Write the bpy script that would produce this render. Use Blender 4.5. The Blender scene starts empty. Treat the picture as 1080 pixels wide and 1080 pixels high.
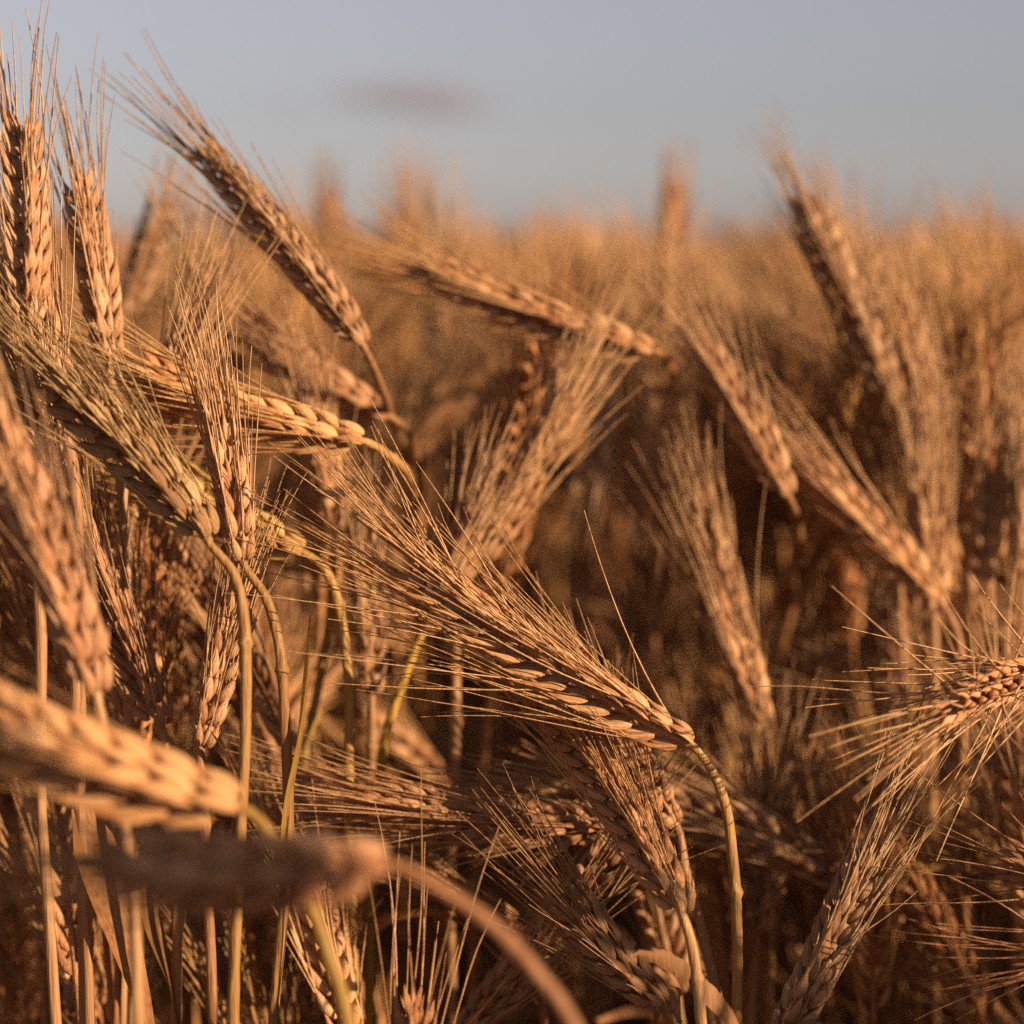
import bpy, math, random
import numpy as np
from mathutils import Vector, Matrix

random.seed(7)
rng = np.random.default_rng(11)
scene = bpy.context.scene
COL = scene.collection

# ------------------------------------------------------------------ camera
CAM = np.array([0.0, 0.0, 1.2])
PITCH = math.radians(7.5)
LENS, SENSOR = 50.0, 24.0
cam_data = bpy.data.cameras.new("camera")
cam = bpy.data.objects.new("camera", cam_data)
COL.objects.link(cam)
cam.location = CAM
cam.rotation_euler = (math.radians(90) - PITCH, 0, 0)
cam_data.lens, cam_data.sensor_width, cam_data.sensor_fit = LENS, SENSOR, 'HORIZONTAL'
cam_data.clip_start, cam_data.clip_end = 0.02, 20000
cam_data.dof.use_dof = True
cam_data.dof.focus_distance = 0.60
cam_data.dof.aperture_fstop = 4.2
scene.camera = cam

# ------------------------------------------------------------------ sky, sun, exposure
SUN_EL, SUN_AZ = math.radians(16), math.radians(124)      # azimuth clockwise from +Y (view direction)
world = bpy.data.worlds.new("World")
scene.world = world
world.use_nodes = True
wn, wl = world.node_tree.nodes, world.node_tree.links
wn.clear()
sky = wn.new("ShaderNodeTexSky")
sky.sky_type = 'NISHITA'
sky.sun_disc = False
sky.sun_elevation, sky.sun_rotation = SUN_EL, SUN_AZ
sky.air_density, sky.dust_density, sky.ozone_density = 1.0, 0.3, 4.0
hsv = wn.new("ShaderNodeHueSaturation")
hsv.inputs['Saturation'].default_value = 0.35
bg = wn.new("ShaderNodeBackground")
bg.inputs['Strength'].default_value = 0.054
wo = wn.new("ShaderNodeOutputWorld")
wl.new(sky.outputs[0], hsv.inputs['Color'])
tint = wn.new("ShaderNodeMix"); tint.data_type = 'RGBA'; tint.blend_type = 'MULTIPLY'
tint.inputs[0].default_value = 1.0
tint.inputs[7].default_value = (1.10, 1.0, 1.03, 1)
wl.new(hsv.outputs[0], tint.inputs[6])
wl.new(tint.outputs[2], bg.inputs['Color'])
wl.new(bg.outputs[0], wo.inputs['Surface'])

sd = bpy.data.lights.new("sun", 'SUN')
sd.energy, sd.angle, sd.color = 5.0, math.radians(0.6), (1.0, 0.76, 0.53)
sun = bpy.data.objects.new("sun", sd)
COL.objects.link(sun)
to_sun = Vector((math.sin(SUN_AZ) * math.cos(SUN_EL), math.cos(SUN_AZ) * math.cos(SUN_EL), math.sin(SUN_EL)))
sun.rotation_euler = to_sun.to_track_quat('Z', 'Y').to_euler()
sun.location = (5, -2, 6)

scene.view_settings.view_transform = 'Standard'
scene.view_settings.look = 'None'
scene.view_settings.exposure = 0.71
scene.view_settings.gamma = 1.0
scene.cycles.max_bounces = 8
scene.cycles.diffuse_bounces = 3
scene.cycles.volume_bounces = 1
scene.cycles.use_denoising = False


# ------------------------------------------------------------------ materials
def straw(name, dark, mid, pale, rough=0.6, transl=0.15, stretch=(60, 60, 9), spec=0.25):
    m = bpy.data.materials.new(name)
    m.use_nodes = True
    N, L = m.node_tree.nodes, m.node_tree.links
    N.clear()
    out = N.new("ShaderNodeOutputMaterial")
    p = N.new("ShaderNodeBsdfPrincipled")
    tc = N.new("ShaderNodeTexCoord")
    mp = N.new("ShaderNodeMapping")
    mp.inputs['Scale'].default_value = stretch
    no = N.new("ShaderNodeTexNoise")
    no.inputs['Scale'].default_value = 14
    no.inputs['Detail'].default_value = 4
    L.new(tc.outputs['Object'], mp.inputs['Vector'])
    L.new(mp.outputs[0], no.inputs['Vector'])
    ra = N.new("ShaderNodeAttribute"); ra.attribute_name = "rnd"
    ta = N.new("ShaderNodeAttribute"); ta.attribute_name = "along"
    # factor = noise*0.6 + rnd*0.4
    a1 = N.new("ShaderNodeMath"); a1.operation = 'MULTIPLY'; a1.inputs[1].default_value = 0.75
    a2 = N.new("ShaderNodeMath"); a2.operation = 'MULTIPLY_ADD'; a2.inputs[1].default_value = 0.35
    L.new(no.outputs['Fac'], a1.inputs[0])
    L.new(ra.outputs['Fac'], a2.inputs[0]); L.new(a1.outputs[0], a2.inputs[2])
    cr = N.new("ShaderNodeValToRGB")
    e = cr.color_ramp.elements
    e[0].position, e[0].color = 0.22, (*dark, 1)
    e[1].position, e[1].color = 0.85, (*pale, 1)
    x = e.new(0.5); x.color = (*mid, 1)
    L.new(a2.outputs[0], cr.inputs[0])
    oi = N.new("ShaderNodeObjectInfo")
    mx = N.new("ShaderNodeMix"); mx.data_type = 'RGBA'; mx.blend_type = 'MULTIPLY'
    mx.inputs[0].default_value = 1.0
    L.new(cr.outputs[0], mx.inputs[6]); L.new(oi.outputs['Color'], mx.inputs[7])
    # tips of husks and awns browner than their bases
    tip = N.new("ShaderNodeMix"); tip.data_type = 'RGBA'; tip.blend_type = 'MULTIPLY'
    tr = N.new("ShaderNodeMapRange")
    tr.inputs[1].default_value, tr.inputs[2].default_value = 0.55, 1.0
    tr.inputs[3].default_value, tr.inputs[4].default_value = 0.0, 0.7
    L.new(ta.outputs['Fac'], tr.inputs[0]); L.new(tr.outputs[0], tip.inputs[0])
    L.new(mx.outputs[2], tip.inputs[6]); tip.inputs[7].default_value = (0.78, 0.62, 0.46, 1)
    L.new(tip.outputs[2], p.inputs['Base Color'])
    p.inputs['Roughness'].default_value = rough
    p.inputs['Specular IOR Level'].default_value = spec
    bu = N.new("ShaderNodeBump"); bu.inputs['Strength'].default_value = 0.9
    bu.inputs['Distance'].default_value = 0.0007
    L.new(no.outputs['Fac'], bu.inputs['Height']); L.new(bu.outputs[0], p.inputs['Normal'])
    tl = N.new("ShaderNodeBsdfTranslucent")
    L.new(tip.outputs[2], tl.inputs['Color'])
    ms = N.new("ShaderNodeMixShader"); ms.inputs[0].default_value = transl
    L.new(p.outputs[0], ms.inputs[1]); L.new(tl.outputs[0], ms.inputs[2])
    L.new(ms.outputs[0], out.inputs['Surface'])
    return m


M_HUSK = straw("husk_straw", (0.19, 0.072, 0.036), (0.45, 0.218, 0.092), (0.70, 0.445, 0.24), 0.55, 0.06, (140, 140, 16))
M_AWN = straw("awn_straw", (0.32, 0.155, 0.065), (0.52, 0.29, 0.128), (0.67, 0.435, 0.225), 0.45, 0.14)
M_STEM = straw("stem_straw", (0.21, 0.085, 0.032), (0.36, 0.172, 0.07), (0.46, 0.28, 0.122), 0.45, 0.08, (60, 60, 3))
M_LEAF = straw("leaf_straw", (0.20, 0.082, 0.032), (0.37, 0.178, 0.075), (0.50, 0.30, 0.145), 0.6, 0.25, (90, 90, 4))
MATS = [M_HUSK, M_AWN, M_STEM, M_LEAF]


# ------------------------------------------------------------------ mesh buffers
class MB:
    def __init__(s):
        s.v, s.q, s.t, s.a, s.r, s.mq, s.mt, s.n = [], [], [], [], [], [], [], 0

    def add(s, v, q=None, t=None, a=0.0, r=0.0, m=0):
        v = np.asarray(v, float)
        k = len(v)
        if q is not None and len(q):
            q = np.asarray(q, int); s.q.append(q + s.n); s.mq.append(np.full(len(q), m))
        if t is not None and len(t):
            t = np.asarray(t, int); s.t.append(t + s.n); s.mt.append(np.full(len(t), m))
        s.v.append(v)
        s.a.append(np.broadcast_to(np.asarray(a, float), (k,)))
        s.r.append(np.broadcast_to(np.asarray(r, float), (k,)))
        s.n += k

    def arrays(s):
        cat = lambda L, sh: np.concatenate(L) if L else np.zeros(sh)
        return dict(v=cat(s.v, (0, 3)), q=cat(s.q, (0, 4)).astype(int), t=cat(s.t, (0, 3)).astype(int),
                    a=cat(s.a, (0,)), r=cat(s.r, (0,)), mq=cat(s.mq, (0,)).astype(int), mt=cat(s.mt, (0,)).astype(int))

    def addarr(s, A, Mx=None, off=None, m=None):
        v = A['v']
        if Mx is not None: v = v @ Mx.T
        if off is not None: v = v + off
        s.v.append(v); s.a.append(A['a']); s.r.append(A['r'])
        if len(A['q']): s.q.append(A['q'] + s.n); s.mq.append(A['mq'] if m is None else np.full(len(A['q']), m))
        if len(A['t']): s.t.append(A['t'] + s.n); s.mt.append(A['mt'] if m is None else np.full(len(A['t']), m))
        s.n += len(v)

    def mesh(s, name, mats):
        A = s.arrays()
        me = bpy.data.meshes.new(name)
        nq, nt = len(A['q']), len(A['t'])
        me.vertices.add(len(A['v'])); me.vertices.foreach_set('co', A['v'].astype(np.float32).ravel())
        me.loops.add(nq * 4 + nt * 3)
        me.loops.foreach_set('vertex_index', np.concatenate([A['q'].ravel(), A['t'].ravel()]).astype(np.int32))
        me.polygons.add(nq + nt)
        me.polygons.foreach_set('loop_start', np.concatenate([np.arange(nq) * 4, nq * 4 + np.arange(nt) * 3]).astype(np.int32))
        me.polygons.foreach_set('material_index', np.concatenate([A['mq'], A['mt']]).astype(np.int32))
        me.polygons.foreach_set('use_smooth', np.ones(nq + nt, bool))
        for nm, k in (("along", 'a'), ("rnd", 'r')):
            at = me.attributes.new(nm, 'FLOAT', 'POINT'); at.data.foreach_set('value', A[k].astype(np.float32))
        for mt in mats: me.materials.append(mt)
        me.update(calc_edges=True)
        me.validate()
        return me


def unit(v):
    v = np.asarray(v, float)
    return v / (np.linalg.norm(v) + 1e-12)


def frames(P, ref):
    """tangents and parallel-transported normals along the polyline P"""
    T = np.gradient(P, axis=0)
    T /= np.linalg.norm(T, axis=1)[:, None] + 1e-12
    Nn = np.zeros_like(P)
    n = ref - T[0] * np.dot(ref, T[0])
    if np.linalg.norm(n) < 1e-6: n = np.array([1.0, 0.1, 0.0]) - T[0] * np.dot([1.0, 0.1, 0.0], T[0])
    for i in range(len(P)):
        n = n - T[i] * np.dot(n, T[i]); n = unit(n); Nn[i] = n
    return T, Nn, np.cross(T, Nn)


def tube(mb, P, R, sides=6, m=0, r=0.0, ref=(0.3, 1, 0.2), cap=True):
    P = np.asarray(P, float); k = len(P)
    R = np.broadcast_to(np.asarray(R, float), (k,))
    T, Nn, B = frames(P, np.asarray(ref, float))
    th = np.arange(sides) / sides * 2 * np.pi
    V = P[:, None] + R[:, None, None] * (np.cos(th)[None, :, None] * Nn[:, None] + np.sin(th)[None, :, None] * B[:, None])
    idx = np.arange(k * sides).reshape(k, sides)
    q = np.stack([idx[:-1], np.roll(idx[:-1], -1, 1), np.roll(idx[1:], -1, 1), idx[1:]], -1).reshape(-1, 4)
    a = np.repeat(np.linspace(0, 1, k), sides)
    mb.add(V.reshape(-1, 3), q, a=a * 0.5, r=r, m=m)


PROF = {0: ([0, .08, .2, .36, .52, .68, .82, .93, 1.0], [.28, .62, .92, 1.0, .86, .58, .32, .15, .05]),
        1: ([0, .15, .38, .7, 1.0], [.35, .8, 1.0, .55, .06]),
        2: ([0, .35, 1.0], [.4, 1.0, .08])}


def floret(mb, pos, X, Y, Z, L, W, D, lod, r):
    """one husk: a keeled teardrop with its length along Z, its keel towards X"""
    t, pr = PROF[lod]
    t, pr = np.array(t), np.array(pr)
    sides = {0: 9, 1: 6, 2: 4}[lod]
    th = np.arange(sides) / sides * 2 * np.pi
    keel = 1.0 + 0.22 * np.clip(np.cos(th), 0, 1) ** 6
    cx, cy = np.cos(th) * keel * D / 2, np.sin(th) * W / 2
    bend = 0.10 * L * (np.sin(np.pi * t) * 0.8)
    V = (pos + (t * L)[:, None, None] * Z + (pr[:, None] * cx[None] + bend[:, None])[..., None] * X
         + (pr[:, None] * cy[None])[..., None] * Y)
    k = len(t)
    idx = np.arange(k * sides).reshape(k, sides)
    q = np.stack([idx[:-1], np.roll(idx[:-1], -1, 1), np.roll(idx[1:], -1, 1), idx[1:]], -1).reshape(-1, 4)
    mb.add(V.reshape(-1, 3), q, a=np.repeat(t, sides), r=r, m=0)


def rot_about(v, ax, ang):
    return v * math.cos(ang) + np.cross(ax, v) * math.sin(ang) + ax * np.dot(ax, v) * (1 - math.cos(ang))


FL_LEN = 0.0142
# florets of one spikelet in its own frame: (lateral offset, outward offset, lateral tilt, length, width, depth, awn?)
FLORETS = {0: [(-0.0021, 0.0002, -0.20, 1.0, .0044, .0032, 1), (0.0021, 0.0002, 0.20, 1.0, .0044, .0032, 1),
               (0.0, -0.0006, 0.0, 1.08, .0030, .0028, 1),
               (-0.0034, 0.0004, -0.30, 0.72, .0016, .0013, 0), (0.0034, 0.0004, 0.30, 0.72, .0016, .0013, 0)],
           1: [(-0.0021, 0.0002, -0.20, 1.0, .0046, .0034, 1), (0.0021, 0.0002, 0.20, 1.0, .0046, .0034, 1)]}
FLORETS[2] = FLORETS[1]


def spikelet(mb, pos, X, Y, Z, sc, lod, R):
    """adds one spikelet and returns the start and direction of its awns"""
    awns = []
    for (dy, dx, tilt, fl, w, d, aw) in FLORETS[lod]:
        ang = tilt + R.normal(0, .05)
        z = unit(Z * math.cos(ang) + Y * math.sin(ang)); y = unit(Y - z * np.dot(Y, z)); x = np.cross(y, z)
        p = pos + Y * dy * sc + X * dx * sc
        L = FL_LEN * fl * sc * R.uniform(.93, 1.07)
        floret(mb, p, x, y, z, L, w * sc * R.uniform(.92, 1.08), d * sc, lod, R.random())
        if aw: awns.append((p + z * L * .94, z, x))
    return awns


def awn(mb, p, d, out, L, bend, w, lod, R):
    segs = {0: 8, 1: 5, 2: 2, 3: 1}[lod]
    if lod == 3:
        s = unit(np.cross(d, out) + R.normal(0, .4, 3)); q = p + d * L + out * bend * L
        mb.add(np.array([p - s * w, p + s * w, q]), t=[[0, 1, 2]], a=[.3, .3, 1], r=R.random(), m=1); return
    t = np.linspace(0, 1, segs + 1)
    wob = R.normal(0, .010, 3) * L * (1 if lod == 0 else .6)
    P = p + d * (t * L)[:, None] + out * (bend * L * t ** 2)[:, None] + wob * np.sin(t * np.pi * R.uniform(.8, 2.0))[:, None]
    tube(mb, P, w * (1 - .62 * t), 3, m=1, r=R.random())
    mb.a[-1] = np.repeat(t * .8, 3)


def bez(p0, p1, p2, n):
    t = np.linspace(0, 1, n)[:, None]
    return (1 - t) ** 2 * p0 + 2 * t * (1 - t) * p1 + t ** 2 * p2


def ear_layout(C, roll, width, R, view=None, spacing=.0044):
    """spikelet frames along the centre line C (base to tip)"""
    seg = np.linalg.norm(np.diff(C, axis=0), axis=1); S = np.concatenate([[0], np.cumsum(seg)]); L = S[-1]
    n = max(10, int(L / (spacing * width)))
    ref = np.asarray(view if view is not None else (0.2, 1, 0.1), float)
    T, Nn, B = frames(C, ref)
    out = []
    for i in range(n):
        s = (i + .3) / n * L
        f = lambda A: np.array([np.interp(s, S, A[:, k]) for k in range(3)])
        p, t, nn = f(C), unit(f(T)), unit(f(Nn))
        nn = rot_about(nn, t, roll + R.normal(0, .06)); sg = 1 if i % 2 else -1
        u = s / L
        sc = width * (0.72 + 0.28 * min(1, u / .18)) * (1 - .38 * max(0, (u - .65) / .35) ** 1.5)
        a = .30 + R.normal(0, .05)
        X = nn * sg
        Z = unit(t * math.cos(a) + X * math.sin(a)); X2 = unit(X - Z * np.dot(X, Z)); Y = np.cross(Z, X2)
        out.append((p + X * .0016 * width, X2, Y, Z, sc, u, t))
    return out


def beard(mb, starts, Lawn, spread, w, lod, R, tipT, keep=1.0):
    for (p, z, x, u, t) in starts:
        if R.random() > keep: continue
        side = unit(z - t * np.dot(z, t) + R.normal(0, .08, 3))
        ang = spread * (.08 + 1.15 * R.random() ** 1.2)
        d = unit(t * math.cos(ang) + side * math.sin(ang) + R.normal(0, .035, 3))
        awn(mb, p, d, side, Lawn * R.uniform(.6, 1.1) * (1.05 - .25 * u), R.normal(.05, .07), w * R.uniform(.8, 1.15), lod, R)


# ------------------------------------------------------------------ objects
def link(name, data, parent=None, color=(1, 1, 1, 1)):
    o = bpy.data.objects.new(name, data); COL.objects.link(o)
    o.parent = parent; o.color = color
    return o


def tag(o, label=None, cat=None, group=None, kind=None):
    for k, v in (("label", label), ("category", cat), ("group", group), ("kind", kind)):
        if v: o[k] = v
    return o


# camera basis for laying things out at a true distance
FWD = np.array([0, math.cos(PITCH), -math.sin(PITCH)]); UP = np.array([0, math.sin(PITCH), math.cos(PITCH)]); RT = np.array([1.0, 0, 0])


def at(px, py, d):
    k = SENSOR / LENS / 1080 * d
    return CAM + FWD * d + RT * (px - 540) * k + UP * (540 - py) * k


def project(p):
    v = np.asarray(p) - CAM; d = v @ FWD; k = 1080 * LENS / SENSOR / d
    return 540 + (v @ RT) * k, 540 - (v @ UP) * k, d


def catmull(P, n=10):
    """centripetal spline: no overshoot where short and long spans meet"""
    P = np.asarray(P, float)
    Q = np.vstack([2 * P[0] - P[1], P, 2 * P[-1] - P[-2]])
    out = []
    for i in range(1, len(Q) - 2):
        p0, p1, p2, p3 = Q[i - 1], Q[i], Q[i + 1], Q[i + 2]
        t0 = 0.0; t1 = t0 + np.linalg.norm(p1 - p0) ** .5; t2 = t1 + np.linalg.norm(p2 - p1) ** .5; t3 = t2 + np.linalg.norm(p3 - p2) ** .5
        t = np.linspace(t1, t2, n, endpoint=False)[:, None]
        A1 = (t1 - t) / (t1 - t0) * p0 + (t - t0) / (t1 - t0) * p1
        A2 = (t2 - t) / (t2 - t1) * p1 + (t - t1) / (t2 - t1) * p2
        A3 = (t3 - t) / (t3 - t2) * p2 + (t - t2) / (t3 - t2) * p3
        B1 = (t2 - t) / (t2 - t0) * A1 + (t - t0) / (t2 - t0) * A2
        B2 = (t3 - t) / (t3 - t1) * A2 + (t - t1) / (t3 - t1) * A3
        out.append((t2 - t) / (t2 - t1) * B1 + (t - t1) / (t2 - t1) * B2)
    return np.vstack(out + [P[-1:]])


def leaf_blade(mb, P, W, twist, R, m=3):
    P = np.asarray(P); k = len(P)
    T, Nn, B = frames(P, np.array([.2, 1, .3]))
    t = np.linspace(0, 1, k)
    w = W * np.clip(np.minimum(1, .45 + t * 2.2) * (1 - t ** 2.2) + .03, 0, 1)
    V = []
    for i in range(k):
        a = twist * t[i]
        s = Nn[i] * math.cos(a) + B[i] * math.sin(a); nrm = np.cross(T[i], s)
        V += [P[i] - s * w[i], P[i] - s * w[i] * .5 - nrm * w[i] * .14, P[i] - nrm * w[i] * .26, P[i] + s * w[i] * .5 - nrm * w[i] * .14, P[i] + s * w[i]]
    idx = np.arange(k * 5).reshape(k, 5)
    q = np.stack([idx[:-1, :-1], idx[:-1, 1:], idx[1:, 1:], idx[1:, :-1]], -1).reshape(-1, 4)
    mb.add(np.array(V), q, a=np.repeat(t * .9, 5), r=R.random(), m=m)


# ------------------------------------------------------------------ ground
def soil_material():
    m = bpy.data.materials.new("soil")
    m.use_nodes = True
    N, L = m.node_tree.nodes, m.node_tree.links
    p = N["Principled BSDF"]
    tc = N.new("ShaderNodeTexCoord"); no = N.new("ShaderNodeTexNoise"); no.inputs['Scale'].default_value = 30; no.inputs['Detail'].default_value = 8
    cr = N.new("ShaderNodeValToRGB")
    cr.color_ramp.elements[0].color = (0.10, 0.05, 0.03, 1); cr.color_ramp.elements[1].color = (0.30, 0.16, 0.08, 1)
    L.new(tc.outputs['Object'], no.inputs['Vector']); L.new(no.outputs['Fac'], cr.inputs[0]); L.new(cr.outputs[0], p.inputs['Base Color'])
    bu = N.new("ShaderNodeBump"); bu.inputs['Distance'].default_value = .02; L.new(no.outputs['Fac'], bu.inputs['Height']); L.new(bu.outputs[0], p.inputs['Normal'])
    p.inputs['Roughness'].default_value = .95
    return m


g = bpy.data.meshes.new("ground")
g.from_pydata([(-6000, -6000, 0), (6000, -6000, 0), (6000, 6000, 0), (-6000, 6000, 0)], [], [(0, 1, 2, 3)])
g.materials.append(soil_material())
tag(link("ground", g), kind="structure")


# ------------------------------------------------------------------ the sharp stalks in front, one by one
def hero(label, base, tip, d, bow=0.0, stem=(), w=1.0, dense=.45, roll=0.5, awn_len=.055, spread=.30, tint=(1, 1, 1), split=True, lod=0,
         seed=1, stem_tint=None, leaf=None, group=None, keep=1.0):
    """base/tip: where the ear starts and ends; d: distances of base and tip; stem: further points of the stem, then it drops to the ground"""
    R = np.random.default_rng(seed)
    db, dt = d if isinstance(d, tuple) else (d, d)
    p0, p2 = at(*base, db), at(*tip, dt)
    L = np.linalg.norm(p2 - p0)
    ax = unit(p2 - p0); vw = unit(p0 - CAM)
    sag = unit(np.cross(vw, ax))
    C = bez(p0, (p0 + p2) / 2 + sag * bow * L, p2, 24)
    pts = [p0 + unit(C[1] - C[0]) * .008, p0]
    for s in stem:
        pts.append(at(s[0], s[1], s[2] if len(s) > 2 else db))
    last = pts[-1]; prev = pts[-2]
    dirn = unit(last - prev); dirn = unit(dirn * np.array([1, 1, 1]) + np.array([0, 0, -1.6]))
    h = last[2]
    g1 = last + dirn * h * .35; g2 = np.array([g1[0] + dirn[0] * h * .12, g1[1] + dirn[1] * h * .12, 0.0])
    pts += [g1, g2]
    root_pos = g2
    root = link("wheat_stalk", None); root.location = root_pos; root.empty_display_size = .02
    tag(root, label, "wheat stalk", group)
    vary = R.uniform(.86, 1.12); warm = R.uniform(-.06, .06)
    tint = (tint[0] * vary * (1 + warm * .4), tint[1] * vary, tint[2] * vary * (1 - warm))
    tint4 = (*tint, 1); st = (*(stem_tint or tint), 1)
    # stem
    S = catmull(pts, 12) - root_pos
    mb = MB(); n = len(S)
    u = np.linspace(0, 1, n)
    rad = .00085 + .00075 * np.clip(u / .35, 0, 1)
    arc = np.concatenate([[0], np.cumsum(np.linalg.norm(np.diff(S, axis=0), axis=1))])
    S += (R.normal(0, .0006, 3) * np.sin(arc * 60 + R.uniform(0, 6))[:, None] + R.normal(0, .0012, 3) * np.sin(arc * 21 + R.uniform(0, 6))[:, None]) * np.clip(arc * 25, 0, 1)[:, None]
    rad = rad * (1 + R.normal(0, .03, n)); kn = R.integers(int(n * .3), int(n * .6)); rad[kn] *= 1.45
    tube(mb, S, rad, 8, m=0, r=R.random())
    link("stem", mb.mesh("stem", [M_STEM]), root, st)
    # ear
    mb = MB(); tube(mb, C - root_pos, np.linspace(.0011, .0005, len(C)), 6, r=.4)
    w *= .88
    lay = ear_layout(C - root_pos, roll, w, R, view=vw, spacing=.0037)
    starts = []
    if split:
        ear = link("ear", mb.mesh("rachis", [M_HUSK]), root, tint4)
    for k, (p, X, Y, Z, sc, uu, t) in enumerate(lay):
        if split:
            v = random.randrange(len(SPIK))
            me, aw = SPIK[v]
            o = link("spikelet", me, ear, tint4)
            Mx = np.column_stack([X, Y, Z])
            M4 = Matrix([[*(Mx[i] * sc), p[i]] for i in range(3)] + [[0, 0, 0, 1]])
            o.matrix_local = M4
            starts += [(Mx @ (a[0] * sc) + p, Mx @ a[1], Mx @ a[2], uu, t) for a in aw]
        else:
            starts += [(a[0], a[1], a[2], uu, t) for a in spikelet(mb, p, X, Y, Z, sc, lod, R)]
    if not split:
        ear = link("ear", mb.mesh("ear", [M_HUSK]), root, tint4)
    mb = MB(); beard(mb, starts + [q for q in starts if R.random() < dense], awn_len, spread, .00036 if lod == 0 else .0005, lod, R, None, keep)
    for A in mb.mq: A[:] = 0
    link("beard", mb.mesh("beard", [M_AWN]), ear, tint4)
    zw = S[:, 2] + root_pos[2]
    low = np.nonzero((zw < (.97 if db < .7 else 1.0)) & (zw > .80))[0]
    for _ in range(1 if db > .56 and len(low) else 0):
        i = int(R.choice(low)); b = S[i]; a = R.uniform(0, 6.28); hd = np.array([math.cos(a), math.sin(a) * .6, 0])
        ll = R.uniform(.10, .17); tt = np.linspace(0, 1, 12)[:, None]; curl = R.uniform(.5, 1.6)
        Q = b + hd * ll * (.55 * tt - .15 * tt ** 3) + np.array([0, 0, 1.0]) * ll * (.8 * tt - curl * tt ** 2) + R.normal(0, .002, (12, 3)) * tt
        mb = MB(); leaf_blade(mb, Q, R.uniform(.0022, .0038), R.uniform(-4, 4), R, m=0)
        link("leaf", mb.mesh("leaf", [M_LEAF]), root, (*TINTS[R.integers(len(TINTS))], 1))
    if leaf:
        for lf in leaf:
            Q = catmull([at(*x) for x in lf['pts']], 8) - root_pos
            mb = MB(); leaf_blade(mb, Q, lf.get('w', .004), lf.get('twist', .8), R, m=0)
            link("leaf", mb.mesh("leaf", [M_LEAF]), root, (*lf.get('tint', (1, 1, 1)), 1))
    return root


SPIK = []
for k in range(6):
    R = np.random.default_rng(100 + k); mb = MB()
    aw = spikelet(mb, np.zeros(3), np.array([1.0, 0, 0]), np.array([0, 1.0, 0]), np.array([0, 0, 1.0]), 1.0, 0, R)
    SPIK.append((mb.mesh("spikelet", [M_HUSK]), aw))

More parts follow.
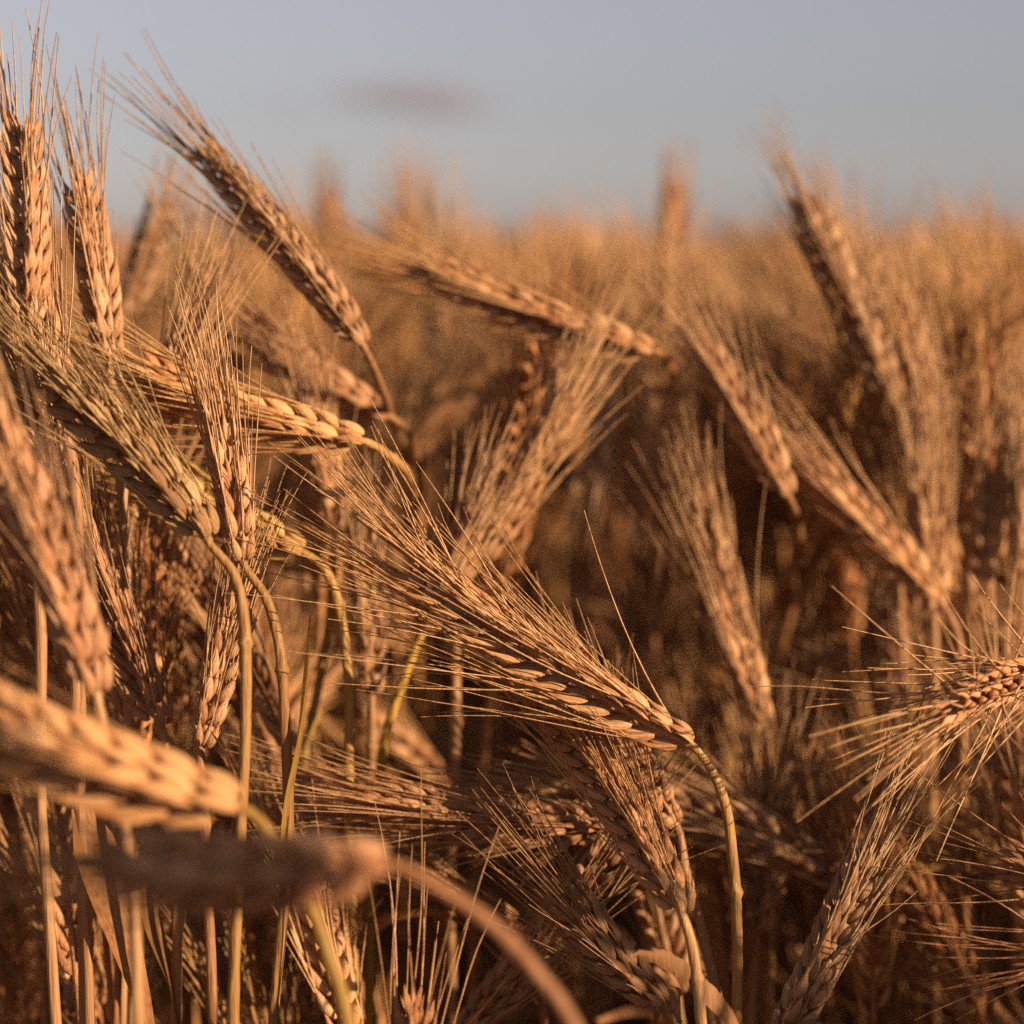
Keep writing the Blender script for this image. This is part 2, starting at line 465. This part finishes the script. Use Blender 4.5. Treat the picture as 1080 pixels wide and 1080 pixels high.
TINTS = [(1, 1, 1), (1.12, 1.05, .9), (.80, .72, .66), (1, .92, .74), (.98, .94, .74), (1.18, 1.14, 1.08), (.92, .90, .88), (1.05, .88, .7)]
GREEN = (.80, .98, .62); PALE_SUNLIT = (1.08, 1.05, 1.0); BROWN_SHADED = (.88, .82, .78)  # the pale tint also paints in sunlight, the brown one shade
exec_heroes = [
 dict(label="sharp bowed wheat ear crossing the middle, long beard fanning up and a curved golden stem", base=(732, 788), tip=(432, 598), d=(.60, .60), bow=-.05,
      stem=[(763, 838), (777, 915), (780, 1000), (778, 1090)], w=1.05, roll=1.15, dense=.9, awn_len=.064, spread=.40, tint=PALE_SUNLIT, seed=1, stem_tint=(1, 1, .7)),
 dict(label="bright wheat ear at the right edge, beard spraying wide to the left", base=(1150, 700), tip=(1008, 746), d=(.645, .57), bow=.05,
      stem=[(1190, 760), (1210, 900)], w=1.0, roll=.4, awn_len=.056, spread=.85, keep=.9, tint=(1.38, 1.34, 1.28), seed=2),
 dict(label="greenish wheat ear nodding left, underside in shade, on a tall hooked stem", base=(222, 572), tip=(48, 398), d=(.575, .58), bow=.06,
      stem=[(252, 606), (268, 668), (268, 760), (258, 880), (242, 1090)], w=1.12, roll=.7, awn_len=.05, spread=.30, tint=(.95, 1.0, .85), seed=3, dense=.7, stem_tint=(.95, 1, .75)),
 dict(label="upright slender wheat ear with fine straight beard, beside the greenish nodding ear", base=(256, 594), tip=(230, 440), d=(.60, .60), bow=.03,
      stem=[(280, 632), (297, 695), (300, 790), (292, 1090)], w=.92, roll=.2, awn_len=.045, spread=.18, dense=.7, seed=4, stem_tint=(.95, 1, .78)),
 dict(label="pale yellow-green wheat ear end poking right behind the hooked stem", base=(322, 584), tip=(205, 522), d=.645, bow=-.04,
      stem=[(345, 604), (365, 680), (372, 900)], w=1.0, roll=.6, awn_len=.05, spread=.25, tint=(1.0, 1.1, .72), seed=5),
 dict(label="large soft pale wheat ear on the left edge, hanging down to the right", base=(104, 735), tip=(-22, 420), d=(.52, .52), bow=.05,
      stem=[(118, 800), (127, 870), (137, 960), (150, 1095)], w=1.12, roll=.3, awn_len=.05, spread=.16, tint=(1.05, .98, .95), dense=.7, seed=6),
 dict(label="out-of-focus plump wheat ear lying almost level at the left edge", base=(256, 852), tip=(-90, 722), d=(.475, .465), bow=-.07,
      stem=[(290, 885), (325, 945), (350, 1010), (372, 1095)], w=1.42, roll=.6, awn_len=.05, spread=.2, tint=(1.15, 1.1, .98), seed=7, stem_tint=(.95, 1.05, .5)),
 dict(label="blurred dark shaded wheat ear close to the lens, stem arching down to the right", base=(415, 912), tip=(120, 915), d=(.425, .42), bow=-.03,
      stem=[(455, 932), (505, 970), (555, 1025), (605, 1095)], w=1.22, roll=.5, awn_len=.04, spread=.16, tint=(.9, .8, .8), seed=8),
 dict(label="upright wheat ear at the top left, fine beard rising against the sky", base=(30, 345), tip=(22, 132), d=(.585, .585), bow=.02,
      stem=[(34, 420), (40, 600)], w=.92, roll=.9, awn_len=.043, spread=.15, seed=9, keep=.5),
 dict(label="upright wheat ear darker on one side, second from the left edge against the sky", base=(116, 385), tip=(84, 196), d=.635, bow=.02,
      stem=[(124, 450), (130, 640)], w=.95, roll=.5, awn_len=.045, spread=.16, seed=10, keep=0.6),
 dict(label="wheat ear slanting up left against the sky, dark along its lower side", base=(384, 366), tip=(214, 160), d=.665, bow=.04,
      stem=[(402, 406, .69), (424, 470, .78), (436, 600, .95)], w=.9, roll=.75, awn_len=.048, spread=.16, seed=11, keep=0.55),
 dict(label="softly blurred wheat ear lying nearly level over the dark field centre", base=(690, 372), tip=(446, 280), d=.72, bow=-.05,
      stem=[(706, 386, .79), (716, 440, .98), (722, 600, 1.2)], w=1.05, roll=.85, awn_len=.045, spread=.2, tint=PALE_SUNLIT, seed=12, keep=0.7),
 dict(label="pale wheat ear nodding left behind the fine upright beards", base=(386, 466), tip=(150, 392), d=.64, bow=-.07,
      stem=[(414, 488, .66), (436, 550, .76), (446, 760, .92)], w=1.08, roll=.7, awn_len=.055, spread=.25, tint=(1.08, 1.05, .9), seed=13),
 dict(label="brownish blurred wheat ear lying above and behind the pale nodding one", base=(412, 440), tip=(262, 345), d=.72, bow=-.04,
      stem=[(436, 466, .76), (448, 560, .9), (450, 800, 1.05)], w=1.0, roll=.5, awn_len=.05, spread=.2, tint=BROWN_SHADED, seed=14),
 dict(label="blurred wheat ear leaning up right with stiff parallel beard, mid field", base=(505, 590), tip=(600, 415), d=.70, bow=.04,
      stem=[(488, 630), (478, 720), (476, 900)], w=1.05, roll=.3, awn_len=.05, spread=.22, seed=15),
 dict(label="short pale upright wheat ear under the middle of the long bowed ear", base=(392, 735), tip=(386, 590), d=.69, bow=.02,
      stem=[(392, 800), (388, 1090)], w=.95, roll=.1, awn_len=.04, spread=.16, seed=16),
 dict(label="shaded wheat ear with a comb of straight awns under the greenish nodding ear", base=(172, 770), tip=(78, 520), d=.625, bow=-.05,
      stem=[(186, 830), (190, 1090)], w=1.0, roll=.9, awn_len=.045, spread=.3, tint=BROWN_SHADED, seed=17),
 dict(label="rough golden wheat ear standing upright behind the two hooked stems", base=(212, 790), tip=(258, 610), d=.61, bow=-.02,
      stem=[(216, 860), (225, 1090)], w=.95, roll=.2, awn_len=.035, spread=.12, seed=18,
      leaf=[dict(pts=[(240, 890, .612), (248, 840, .61), (240, 800, .606), (222, 770, .60)], w=.0035, twist=1.0)]),
 dict(label="long wheat ear drooping steeply below the bowed ear, pale husks catching sun", base=(722, 968), tip=(556, 716), d=(.58, .63), bow=.05,
      stem=[(733, 1010), (740, 1090)], w=.98, roll=.75, awn_len=.05, spread=.2, tint=(1.15, 1.12, 1.08), seed=19),
 dict(label="small pale wheat ear tucked beneath the stem end of the bowed ear", base=(714, 872), tip=(640, 752), d=.625, bow=-.03,
      stem=[(722, 920), (742, 1000), (764, 1095)], w=.9, roll=.4, awn_len=.035, spread=.18, tint=PALE_SUNLIT, seed=20),
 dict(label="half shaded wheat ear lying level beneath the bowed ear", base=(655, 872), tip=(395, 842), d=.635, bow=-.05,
      stem=[(690, 892), (716, 950), (735, 1020), (746, 1090)], w=1.05, roll=.6, awn_len=.05, spread=.22, tint=BROWN_SHADED, seed=21),
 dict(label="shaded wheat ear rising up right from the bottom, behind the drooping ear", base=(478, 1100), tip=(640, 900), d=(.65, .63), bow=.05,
      stem=[(455, 1160), (440, 1250)], w=1.02, roll=.5, awn_len=.05, spread=.22, tint=BROWN_SHADED, keep=.6, seed=22),
 dict(label="wheat ear at the bottom edge showing only its long thin upright awns", base=(418, 1250), tip=(440, 1062), d=.57, bow=.02,
      stem=[(414, 1330)], w=.9, roll=.5, awn_len=.072, spread=.2, tint=(1, .9, .85), seed=23, keep=.35),
 dict(label="shaded wheat ear slanting down right below the drooping ear, near the bottom", base=(702, 1062), tip=(598, 950), d=.61, bow=-.05,
      stem=[(716, 1090), (722, 1160)], w=.95, roll=.6, awn_len=.045, spread=.25, tint=BROWN_SHADED, seed=24),
 dict(label="pale wheat ear rising from the bottom edge, long stiff awns pointing up right", base=(818, 1105), tip=(912, 905), d=.60, bow=.04,
      stem=[(800, 1180), (795, 1260)], w=1.0, roll=.4, awn_len=.06, spread=.16, keep=.55, seed=25),
 dict(label="blurred low wheat ear with two pale husk rows left of the long stiff awns", base=(800, 985), tip=(812, 830), d=.72, bow=.03,
      stem=[(796, 1060), (790, 1150)], w=1.05, roll=.9, awn_len=.05, spread=.2, seed=26),
 dict(label="upright sunlit wheat ear, softly blurred, right of the dark gap", base=(806, 765), tip=(752, 580), d=.725, bow=-.02,
      stem=[(812, 830), (815, 1000)], w=1.1, roll=.3, awn_len=.06, spread=.2, tint=PALE_SUNLIT, seed=27),  # pale tint brightens this ear in place of sunlight
 dict(label="long slanting wheat ear at the right, its lower end just above the sprayed beard", base=(990, 632), tip=(850, 490), d=.74, bow=.02,
      stem=[(1010, 670), (1016, 850)], w=1.1, roll=.5, awn_len=.05, spread=.18, tint=(.98, .94, .88), seed=28),
 dict(label="sunlit wheat ear slanting up left at the upper right rim of the dark gap", base=(832, 525), tip=(748, 372), d=.725, bow=.02,
      stem=[(840, 552, .76), (848, 620, .88), (852, 800, 1.0)], w=1.05, roll=.5, awn_len=.05, spread=.2, tint=PALE_SUNLIT, seed=29),  # sunlight partly put into the tint here too
 dict(label="tall wheat ear slanting up left across the skyline, dark along its left side", base=(942, 425), tip=(848, 212), d=.78, bow=.02,
      stem=[(962, 480, .82), (975, 650, .95)], w=1.1, roll=.7, awn_len=.045, spread=.16, seed=30, keep=0.7),
 dict(label="pale upright wheat ear between the tall slanting one and the bundle at the right", base=(1012, 555), tip=(950, 330), d=.79, bow=.03,
      stem=[(1022, 620), (1026, 800)], w=1.15, roll=.3, awn_len=.055, spread=.2, tint=PALE_SUNLIT, seed=31),
 dict(label="upright golden wheat ear near the right edge with long parallel beard", base=(1028, 655), tip=(1050, 505), d=.78, bow=-.02,
      stem=[(1024, 720), (1022, 900)], w=1.1, roll=.1, awn_len=.055, spread=.14, seed=32),
 dict(label="blurred lone wheat ear standing straight above the skyline right of centre", base=(704, 325), tip=(712, 195), d=1.05, bow=.02,
      stem=[(702, 400), (700, 600)], w=1.0, roll=.5, awn_len=.03, spread=.1, tint=BROWN_SHADED, split=False, lod=1, seed=33),
 dict(label="very blurred wheat ear above the skyline, just right of the slanting ear", base=(352, 330), tip=(347, 205), d=1.15, bow=.02,
      stem=[(356, 400), (360, 600)], w=1.05, roll=.5, awn_len=.03, spread=.12, tint=BROWN_SHADED, split=False, lod=1, seed=34),
 dict(label="blurred wheat ear leaning right at the top left, behind the two upright ears", base=(132, 335), tip=(172, 215), d=.82, bow=.02,
      stem=[(126, 400), (120, 600)], w=.9, roll=.5, awn_len=.03, spread=.1, split=False, lod=1, seed=35),
 dict(label="wheat ear low at the right edge, a few thin awns reaching left", base=(1160, 945), tip=(1068, 905), d=.60, bow=-.04,
      stem=[(1185, 990), (1195, 1100)], w=.9, roll=.5, awn_len=.045, spread=.5, tint=(1, .9, .85), seed=36, keep=.4),
 dict(label="wheat ear off the bottom right corner, only level hair-thin awns showing", base=(1210, 1000), tip=(1092, 1002), d=.585, bow=-.04,
      stem=[(1230, 1050), (1235, 1150)], w=.9, roll=.5, awn_len=.05, spread=.4, tint=(.95, .75, .7), seed=37, keep=.4),
 dict(label="golden wheat ear pressed to the left edge above the large soft one", base=(62, 520), tip=(8, 330), d=.60, bow=.03,
      stem=[(78, 580), (86, 800)], w=.95, roll=.5, awn_len=.05, spread=.2, dense=.7, seed=38),
 dict(label="wheat ear whose stem is yellow-green, half hidden below the bowed ear's beard", base=(446, 668), tip=(500, 540), d=.68, bow=.03,
      stem=[(430, 710), (408, 780), (396, 900), (388, 1090)], w=.9, roll=.5, awn_len=.04, spread=.18, seed=39, stem_tint=(1.05, 1.05, .4)),
 dict(label="upright wheat ear hidden among fine beards between the nodding left ears", base=(150, 480), tip=(196, 360), d=.65, bow=.03,
      stem=[(140, 540), (132, 800)], w=.95, roll=.5, awn_len=.05, spread=.2, dense=.7, seed=40,
      leaf=[dict(pts=[(84, 850, .60), (104, 905, .60), (128, 980, .60), (165, 1100, .60)], w=.0095, twist=.5, tint=(1.0, .95, .8)),
            dict(pts=[(150, 930, .62), (165, 985, .62), (182, 1040, .62), (192, 1110, .62)], w=.007, twist=-.4, tint=(.8, .85, .7))]),
 dict(label="wheat stalk with a narrow upright green-edged leaf beside the hooked stems", base=(352, 560), tip=(330, 430), d=.70, bow=.03,
      stem=[(350, 640), (330, 760), (304, 880), (292, 1095)], w=.9, roll=.5, awn_len=.045, spread=.2, seed=41, stem_tint=(.95, 1, .6),
      leaf=[dict(pts=[(298, 900, .60), (303, 840, .60), (315, 770, .60), (323, 700, .60), (328, 640, .60)], w=.006, twist=.6, tint=(.85, .95, .5))]),

 dict(label="wheat ear with thick overlapping awns between the two upright ears at the top left", base=(66, 440), tip=(30, 300), d=.61, bow=.03,
      stem=[(78, 500), (84, 800)], w=.95, roll=.4, awn_len=.055, spread=.22, seed=51, dense=.8),
 dict(label="wheat ear upright under the slanting skyline ear, soft and half hidden by beards", base=(250, 395), tip=(215, 285), d=.74, bow=.03,
      stem=[(258, 440), (262, 700)], w=.95, roll=.4, awn_len=.05, spread=.18, split=False, seed=52),
 dict(label="pale upright wheat ear at the right edge, level with the skyline rows", base=(1078, 470), tip=(1040, 330), d=.83, bow=.03,
      stem=[(1086, 520), (1090, 800)], w=1.1, roll=.4, awn_len=.06, spread=.2, tint=PALE_SUNLIT, split=False, seed=53),
 dict(label="wheat ear fanning a pale beard just right of the tall slanting skyline ear", base=(925, 375), tip=(890, 262), d=.95, bow=.03,
      stem=[(934, 440), (940, 700)], w=1.05, roll=.4, awn_len=.06, spread=.24, split=False, lod=1, seed=54),
 dict(label="wheat ear with tightly packed straight awns at the right, left of the edge bundle", base=(985, 650), tip=(978, 520), d=.77, bow=.02,
      stem=[(988, 720), (990, 900)], w=1.05, roll=.2, awn_len=.06, spread=.12, split=False, seed=55),
 dict(label="golden wheat ear filling the right edge above the bright sprayed beard", base=(1078, 610), tip=(1086, 470), d=.77, bow=.02,
      stem=[(1074, 700), (1074, 900)], w=1.1, roll=.3, awn_len=.05, spread=.15, split=False, seed=56),
 dict(label="drooping blurred wheat ear hung with loose husks above the dark gap, right of centre", base=(650, 400), tip=(628, 500), d=.86, bow=.02,
      stem=[(668, 360, .88), (690, 380, .92), (700, 600, 1.0)], w=1.1, roll=.3, awn_len=.035, spread=.2, split=False, lod=1, seed=57),
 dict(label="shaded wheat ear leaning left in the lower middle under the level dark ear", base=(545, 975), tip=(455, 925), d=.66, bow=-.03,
      stem=[(566, 1000), (574, 1095)], w=.95, roll=.3, awn_len=.045, spread=.25, tint=BROWN_SHADED, split=False, seed=58),
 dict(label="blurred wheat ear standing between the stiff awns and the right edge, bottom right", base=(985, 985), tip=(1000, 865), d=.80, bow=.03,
      stem=[(980, 1060), (978, 1150)], w=1.0, roll=.3, awn_len=.05, spread=.2, tint=BROWN_SHADED, split=False, lod=1, seed=59),
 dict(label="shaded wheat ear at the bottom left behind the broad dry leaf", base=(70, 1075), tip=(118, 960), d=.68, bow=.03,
      stem=[(60, 1110), (58, 1200)], w=.95, roll=.3, awn_len=.045, spread=.25, tint=BROWN_SHADED, split=False, seed=60),
]
for h in exec_heroes:
    hero(**h)


# ------------------------------------------------------------------ the stalks behind
def plant(seed, lod, bend_base, bend_tip, height, ear_len, awn_len, spread, w=1.0, leaf=True):
    """a stalk rooted at the origin, bending in the XZ plane towards +X; returns separate buffers"""
    R = np.random.default_rng(seed)
    n1 = {1: 22, 2: 12, 3: 7}[lod]
    s0 = height * .86
    s = np.concatenate([np.linspace(0, s0, n1 // 2), np.linspace(s0, height, n1)[1:]])
    ang = np.where(s < s0, .03 * s / s0, .03 + (bend_base - .03) * np.clip((s - s0) / (height - s0), 0, 1) ** 1.3)
    X = np.concatenate([[0], np.cumsum(np.diff(s) * np.sin(ang[1:]))]); Z = np.concatenate([[0], np.cumsum(np.diff(s) * np.cos(ang[1:]))])
    Y = .01 * np.sin(s * 3 + seed)
    S = np.stack([X, Y, Z], 1)
    k = 14
    se = np.linspace(0, ear_len, k); ae = bend_base + (bend_tip - bend_base) * se / ear_len
    C = S[-1] + np.stack([np.concatenate([[0], np.cumsum(np.diff(se) * np.sin(ae[1:]))]), np.zeros(k), np.concatenate([[0], np.cumsum(np.diff(se) * np.cos(ae[1:]))])], 1)
    stem, ear, brd, leaves = MB(), MB(), MB(), []
    tube(stem, S, np.linspace(.0019, .001, len(S)) * (1.0 if lod < 3 else 1.5), {1: 6, 2: 4, 3: 3}[lod], m=2, r=R.random())
    roll = R.uniform(0, 3.14)
    if lod < 3:
        tube(ear, C, np.linspace(.0012, .0005, k), 4, m=0, r=.4)
        st = []
        for (p, x, y, z, sc, u, t) in ear_layout(C, roll, w, R, spacing=.0039 if lod == 1 else .0056):
            st += [(a[0], a[1], a[2], u, t) for a in spikelet(ear, p, x, y, z, sc * (1 if lod == 1 else 1.2), lod, R)]
        beard(brd, st * 2, awn_len, spread, .00048 if lod == 1 else .0007, lod, R, None)
    else:
        u = np.linspace(0, 1, k)
        rr = .0065 * w * np.sin(np.pi * (u * .86 + .09)) ** .6 * (1 + .28 * (np.arange(k) % 2))
        tube(ear, C, rr, 5, m=0, r=R.random())
        st = [(C[i], unit(unit(C[min(i + 1, k - 1)] - C[i - 1]) + R.normal(0, .3, 3)), np.array([0, 1.0, 0]), i / k, unit(C[min(i + 1, k - 1)] - C[i - 1])) for i in list(range(1, k)) * 2]
        beard(brd, st, awn_len, spread, .0012, 3, R, None)
    for _ in range({1: 2, 2: 3, 3: 4}[lod]):
        lf = MB(); leaves.append(lf)
        i = R.integers(2, n1 // 2 + 2); b = S[min(i, len(S) - 1)]; a = R.uniform(0, 6.28); h = np.array([math.cos(a), math.sin(a), 0])
        ll = R.uniform(.12, .2); tt = np.linspace(0, 1, 7 if lod < 3 else 4)[:, None]
        Q = b + h * ll * .7 * tt + np.array([0, 0, 1.0]) * (ll * .7 * tt - ll * 1.1 * tt ** 2)
        leaf_blade(lf, Q, R.uniform(.0035, .0055), R.uniform(-2, 2), R, m=3)
    return dict(stem=stem, ear=ear, beard=brd, leaf=leaves, top=S[-1], tip=C[-1])


SHAPES = [(.10, .22), (.2, .4), (.35, .6), (.5, .9), (.7, 1.15), (.95, 1.45), (1.2, 1.75), (.05, .12), (.3, .45), (1.5, 2.1)]


def make_protos(lod, seed0):
    out = []
    for i, (b, t) in enumerate(SHAPES):
        R = np.random.default_rng(seed0 + i)
        out.append(plant(seed0 + i, lod, b, t, 1.0, R.uniform(.075, .10), R.uniform(.04, .06), R.uniform(.16, .3), R.uniform(.86, 1.0)))
    return out


P1 = make_protos(1, 500)


def proto_objects(p):
    """the first stalk of its kind as a thing with parts; copies share its meshes"""
    def sub(mb, nm, mat):
        for A in mb.mq: A[:] = 0
        for A in mb.mt: A[:] = 0
        return mb.mesh(nm, [mat])
    return dict(stem=sub(p['stem'], "stem", M_STEM), ear=sub(p['ear'], "ear", M_HUSK), beard=sub(p['beard'], "beard", M_AWN), leaf=[sub(q, "leaf", M_LEAF) for q in p['leaf']])


PM = [proto_objects(p) for p in P1]


def copy_stalk(pi, loc, rz, sc, tint, label, group):
    me = PM[pi]
    root = link("wheat_stalk", None); root.location = loc; root.rotation_euler = (0, 0, rz); root.scale = (sc,) * 3; root.empty_display_size = .02
    tag(root, label, "wheat stalk", group)
    c = (*tint, 1)
    link("stem", me['stem'], root, c); e = link("ear", me['ear'], root, c); link("beard", me['beard'], e, c); 
    for q in me['leaf']: link("leaf", q, root, c)
    return root


def rot2(a):
    return np.array([[math.cos(a), -math.sin(a), 0], [math.sin(a), math.cos(a), 0], [0, 0, 1.0]])


def pick(R):
    pi = R.choice(len(SHAPES), p=[.13, .15, .15, .13, .10, .07, .05, .10, .10, .02])
    az = math.pi + R.normal(0, .75) if R.random() < .78 else R.uniform(0, 6.28)
    return pi, az


R = np.random.default_rng(77)
placed = []
BANDS = [(.76, 1.15, 80, -.30, .30, 1.12, "in the soft rows just behind the sharp ears"),
         (.80, 1.02, 34, .06, .26, 1.135, "in the dense bright stand at the right"),
         (.64, .78, 16, -.27, -.12, 1.10, "packed among the sharp ears on the left side"),
         (.96, 1.25, 20, .04, .24, 1.10, "beyond the dark gap, right of the middle"),
         (.66, .92, 20, .05, .25, 1.0, "low in the shaded stand at the bottom right"),
         (.62, .85, 18, -.26, -.06, 1.0, "low among the bare stems at the lower left"),
         (1.15, 1.7, 74, -.30, .30, 1.13, "in the strongly blurred rows towards the skyline")]
for (y0, y1, cnt, xa, xb, tz, where) in BANDS:
    made = tries = 0
    while made < cnt and tries < 20000:
        tries += 1
        d = math.sqrt(R.uniform(y0 ** 2, y1 ** 2)); x = R.uniform(xa, xb) * d
        y = d
        if any((x - a) ** 2 + (y - b) ** 2 < .018 ** 2 for a, b in placed): continue
        pi, az = pick(R)
        top = R.normal(tz, .032)
        if y0 in (.76, .96) and R.random() < .35: top -= R.uniform(.05, .2)
        p = P1[pi]; hi = max(p['top'][2], p['tip'][2]); sc = top / hi
        if not .68 < sc < 1.25: continue
        Mz = rot2(az)
        loc = np.array([x, y, 0.0])
        ec = Mz @ ((p['top'] + p['tip']) / 2) * sc; loc = loc - np.array([ec[0], ec[1], 0])      # the ear, not the root, falls on (x, y)
        px, py, dd = project(loc + ec)
        tx, ty, _ = project(loc + Mz @ p['tip'] * sc)
        if min(py, ty) < (212 if y0 > 1 else 245): continue
        if y0 == .64 and (py < 330 or SHAPES[pi][1] > 1.0): continue
        if y0 < 1.1 and SHAPES[pi][1] > 1.0 and min(py, ty) < 560: continue
        if dd < .95 and y0 != .66 and 700 < px < 850 and 350 < py < 780: continue
        if y0 == .66 and (min(py, ty) < 700 or dd < .66): continue
        if y0 == .62 and (min(py, ty) < 640 or dd < .61): continue
        if dd < 1.5 and ((px - 645) / 95) ** 2 + ((py - 590) / 130) ** 2 < 1: continue
        placed.append((x, y)); made += 1
        lean = math.cos(az) * math.sin((SHAPES[pi][0] + SHAPES[pi][1]) / 2)
        kind = "leaning left" if lean < -.3 else "leaning right" if lean > .3 else "standing nearly upright"
        lab = f"blurred golden wheat stalk {kind} {where}"
        copy_stalk(pi, loc, az, sc, TINTS[R.integers(len(TINTS))], lab, f"wheat stalks {kind} {where}")

# ------------------------------------------------------------------ the rest of the field, past counting, plus an added shade clump: one object
P2, P3 = make_protos(2, 700), make_protos(3, 900)


def flat(p):
    mb = MB()
    for k, m in (("ear", 0), ("beard", 1), ("stem", 2), ("leaf", 3)):
        for q in (p[k] if k == "leaf" else [p[k]]): mb.addarr(q.arrays(), m=m)
    return mb.arrays()


F2, F3 = [flat(p) for p in P2], [flat(p) for p in P3]
field = MB()
R = np.random.default_rng(5)


def sow(n, region, lod, zmean, zsd, sx=1.0, only=None, gap=False, exact=False):
    F, P = (F2, P2) if lod == 2 else (F3, P3)
    for _ in range(n):
        x, y = region(R)
        pi, az = pick(R)
        if only is not None: pi = only[R.integers(len(only))]
        if gap:
            px, py, dd = project((x, y, zmean))
            if 530 < px < 740 or 790 < px < 860: continue
        top = zmean + zsd * np.clip(R.normal(), -2, 1.9); sc = top / max(P[pi]['top'][2], P[pi]['tip'][2])
        A = F[pi]; A = dict(A, r=(A['r'] * .5 + R.random() * .5))
        Mx = rot2(az) * sc
        if exact:
            ec = Mx @ ((P[pi]['top'] + P[pi]['tip']) / 2); x, y = x - ec[0], y - ec[1]
        if sx != 1.0: Mx = np.diag([sx, sx, 1.0]) @ Mx
        field.addarr(A, Mx, np.array([x, y, 0.0]))


def wedge(d0, d1, half):
    def f(R):
        d = math.sqrt(R.uniform(d0 ** 2, d1 ** 2)); return R.uniform(-half, half) * d + R.normal(0, .05), d
    return f


def sides(x0, x1, y0, y1, sgn):
    def f(R):
        while True:
            y = R.uniform(y0, y1); x = R.uniform(x0, x1)
            if x > (.27 * y + .10 if y > .75 else max(.28 * y + .2, .34)): return sgn * x, y
    return f


sow(700, wedge(1.7, 3.2, .36), 2, 1.09, .05)
sow(170, wedge(1.2, 1.9, .31), 2, 1.10, .04)
sow(420, wedge(.82, 1.9, .32), 2, .88, .09, gap=True)
sow(2800, wedge(3.0, 6.0, .42), 3, 1.08, .055)
sow(1500, wedge(6, 14, .5), 3, 1.05, .05, 1.6)
sow(1800, wedge(14, 45, .55), 3, .98, .06, 3.0)
sow(1600, wedge(45, 160, .6), 3, .85, .06, 9.0)
def near_sun(R):
    while True:
        y = R.uniform(-.5, .75); x = R.uniform(.06, .5)
        if x > (.24 * y + .12 if y > .05 else .12): return x, y


sow(80, near_sun, 2, .99, .03, only=[0, 1, 2, 7, 8])
sow(650, sides(.2, 1.1, .1, 2.2, 1), 2, 1.03, .035)
sow(1500, sides(.5, 2.2, -.9, 2.8, 1), 3, 1.055, .035)


def ear_shade(R):  # added clump of stalks out of view, placed to shade the near ear
    p = at(250, 912, .42)[:2] + R.uniform(.27, .37) * np.array([.829, -.559]) + R.uniform(-.042, .0) * np.array([.559, .829])
    return p[0], p[1]


sow(17, ear_shade, 2, 1.205, .02, only=[7], exact=True)
sow(300, sides(.2, 1.1, .4, 2.2, -1), 2, 1.08, .04)
fo = link("wheat_field", field.mesh("wheat_field", MATS))
tag(fo, "golden wheat field running back out of focus to the skyline", None, None, "stuff")
print("field verts", field.n)


# ------------------------------------------------------------------ clouds
def cloud(label, px, py, w, h, dens, dist, seed):
    R = np.random.default_rng(seed)
    c = at(px, py, dist); k = SENSOR / LENS / 1080 * dist
    import bmesh
    bm = bmesh.new()
    n = 9
    bmesh.ops.create_icosphere(bm, subdivisions=4, radius=1.0)
    ph = R.uniform(0, 6, 6)
    for v in bm.verts:
        x, y, z = v.co
        lump = 1 + .16 * math.sin(5 * x + ph[0]) + .10 * math.sin(9 * x + 3 * z + ph[1]) + .06 * math.sin(14 * x + 5 * y + ph[2])
        v.co = (x * w * k / 2, y * h * k * .8, z * h * k / 2 * lump * (1.0 if z > 0 else .7) - x * x * h * k * .12 - x * h * k * .18)
    me = bpy.data.meshes.new("cloud"); bm.to_mesh(me); bm.free()
    m = bpy.data.materials.new("cloud_vapour"); m.use_nodes = True
    N, L = m.node_tree.nodes, m.node_tree.links
    N.clear(); o = N.new("ShaderNodeOutputMaterial"); v = N.new("ShaderNodeVolumePrincipled")
    v.inputs['Color'].default_value = (.60, .53, .60, 1); v.inputs['Density'].default_value = dens / (h * k)
    v.inputs['Anisotropy'].default_value = .2
    L.new(v.outputs[0], o.inputs['Volume'])
    me.materials.append(m)
    ob = link("cloud", me); ob.location = c
    tag(ob, label, "cloud")


cloud("small mauve cloud low in the pale sky", 437, 106, 195, 42, .62, 3000, 3)
cloud("faint smudge of cloud left of the mauve one", 300, 116, 70, 26, .12, 3000, 4)
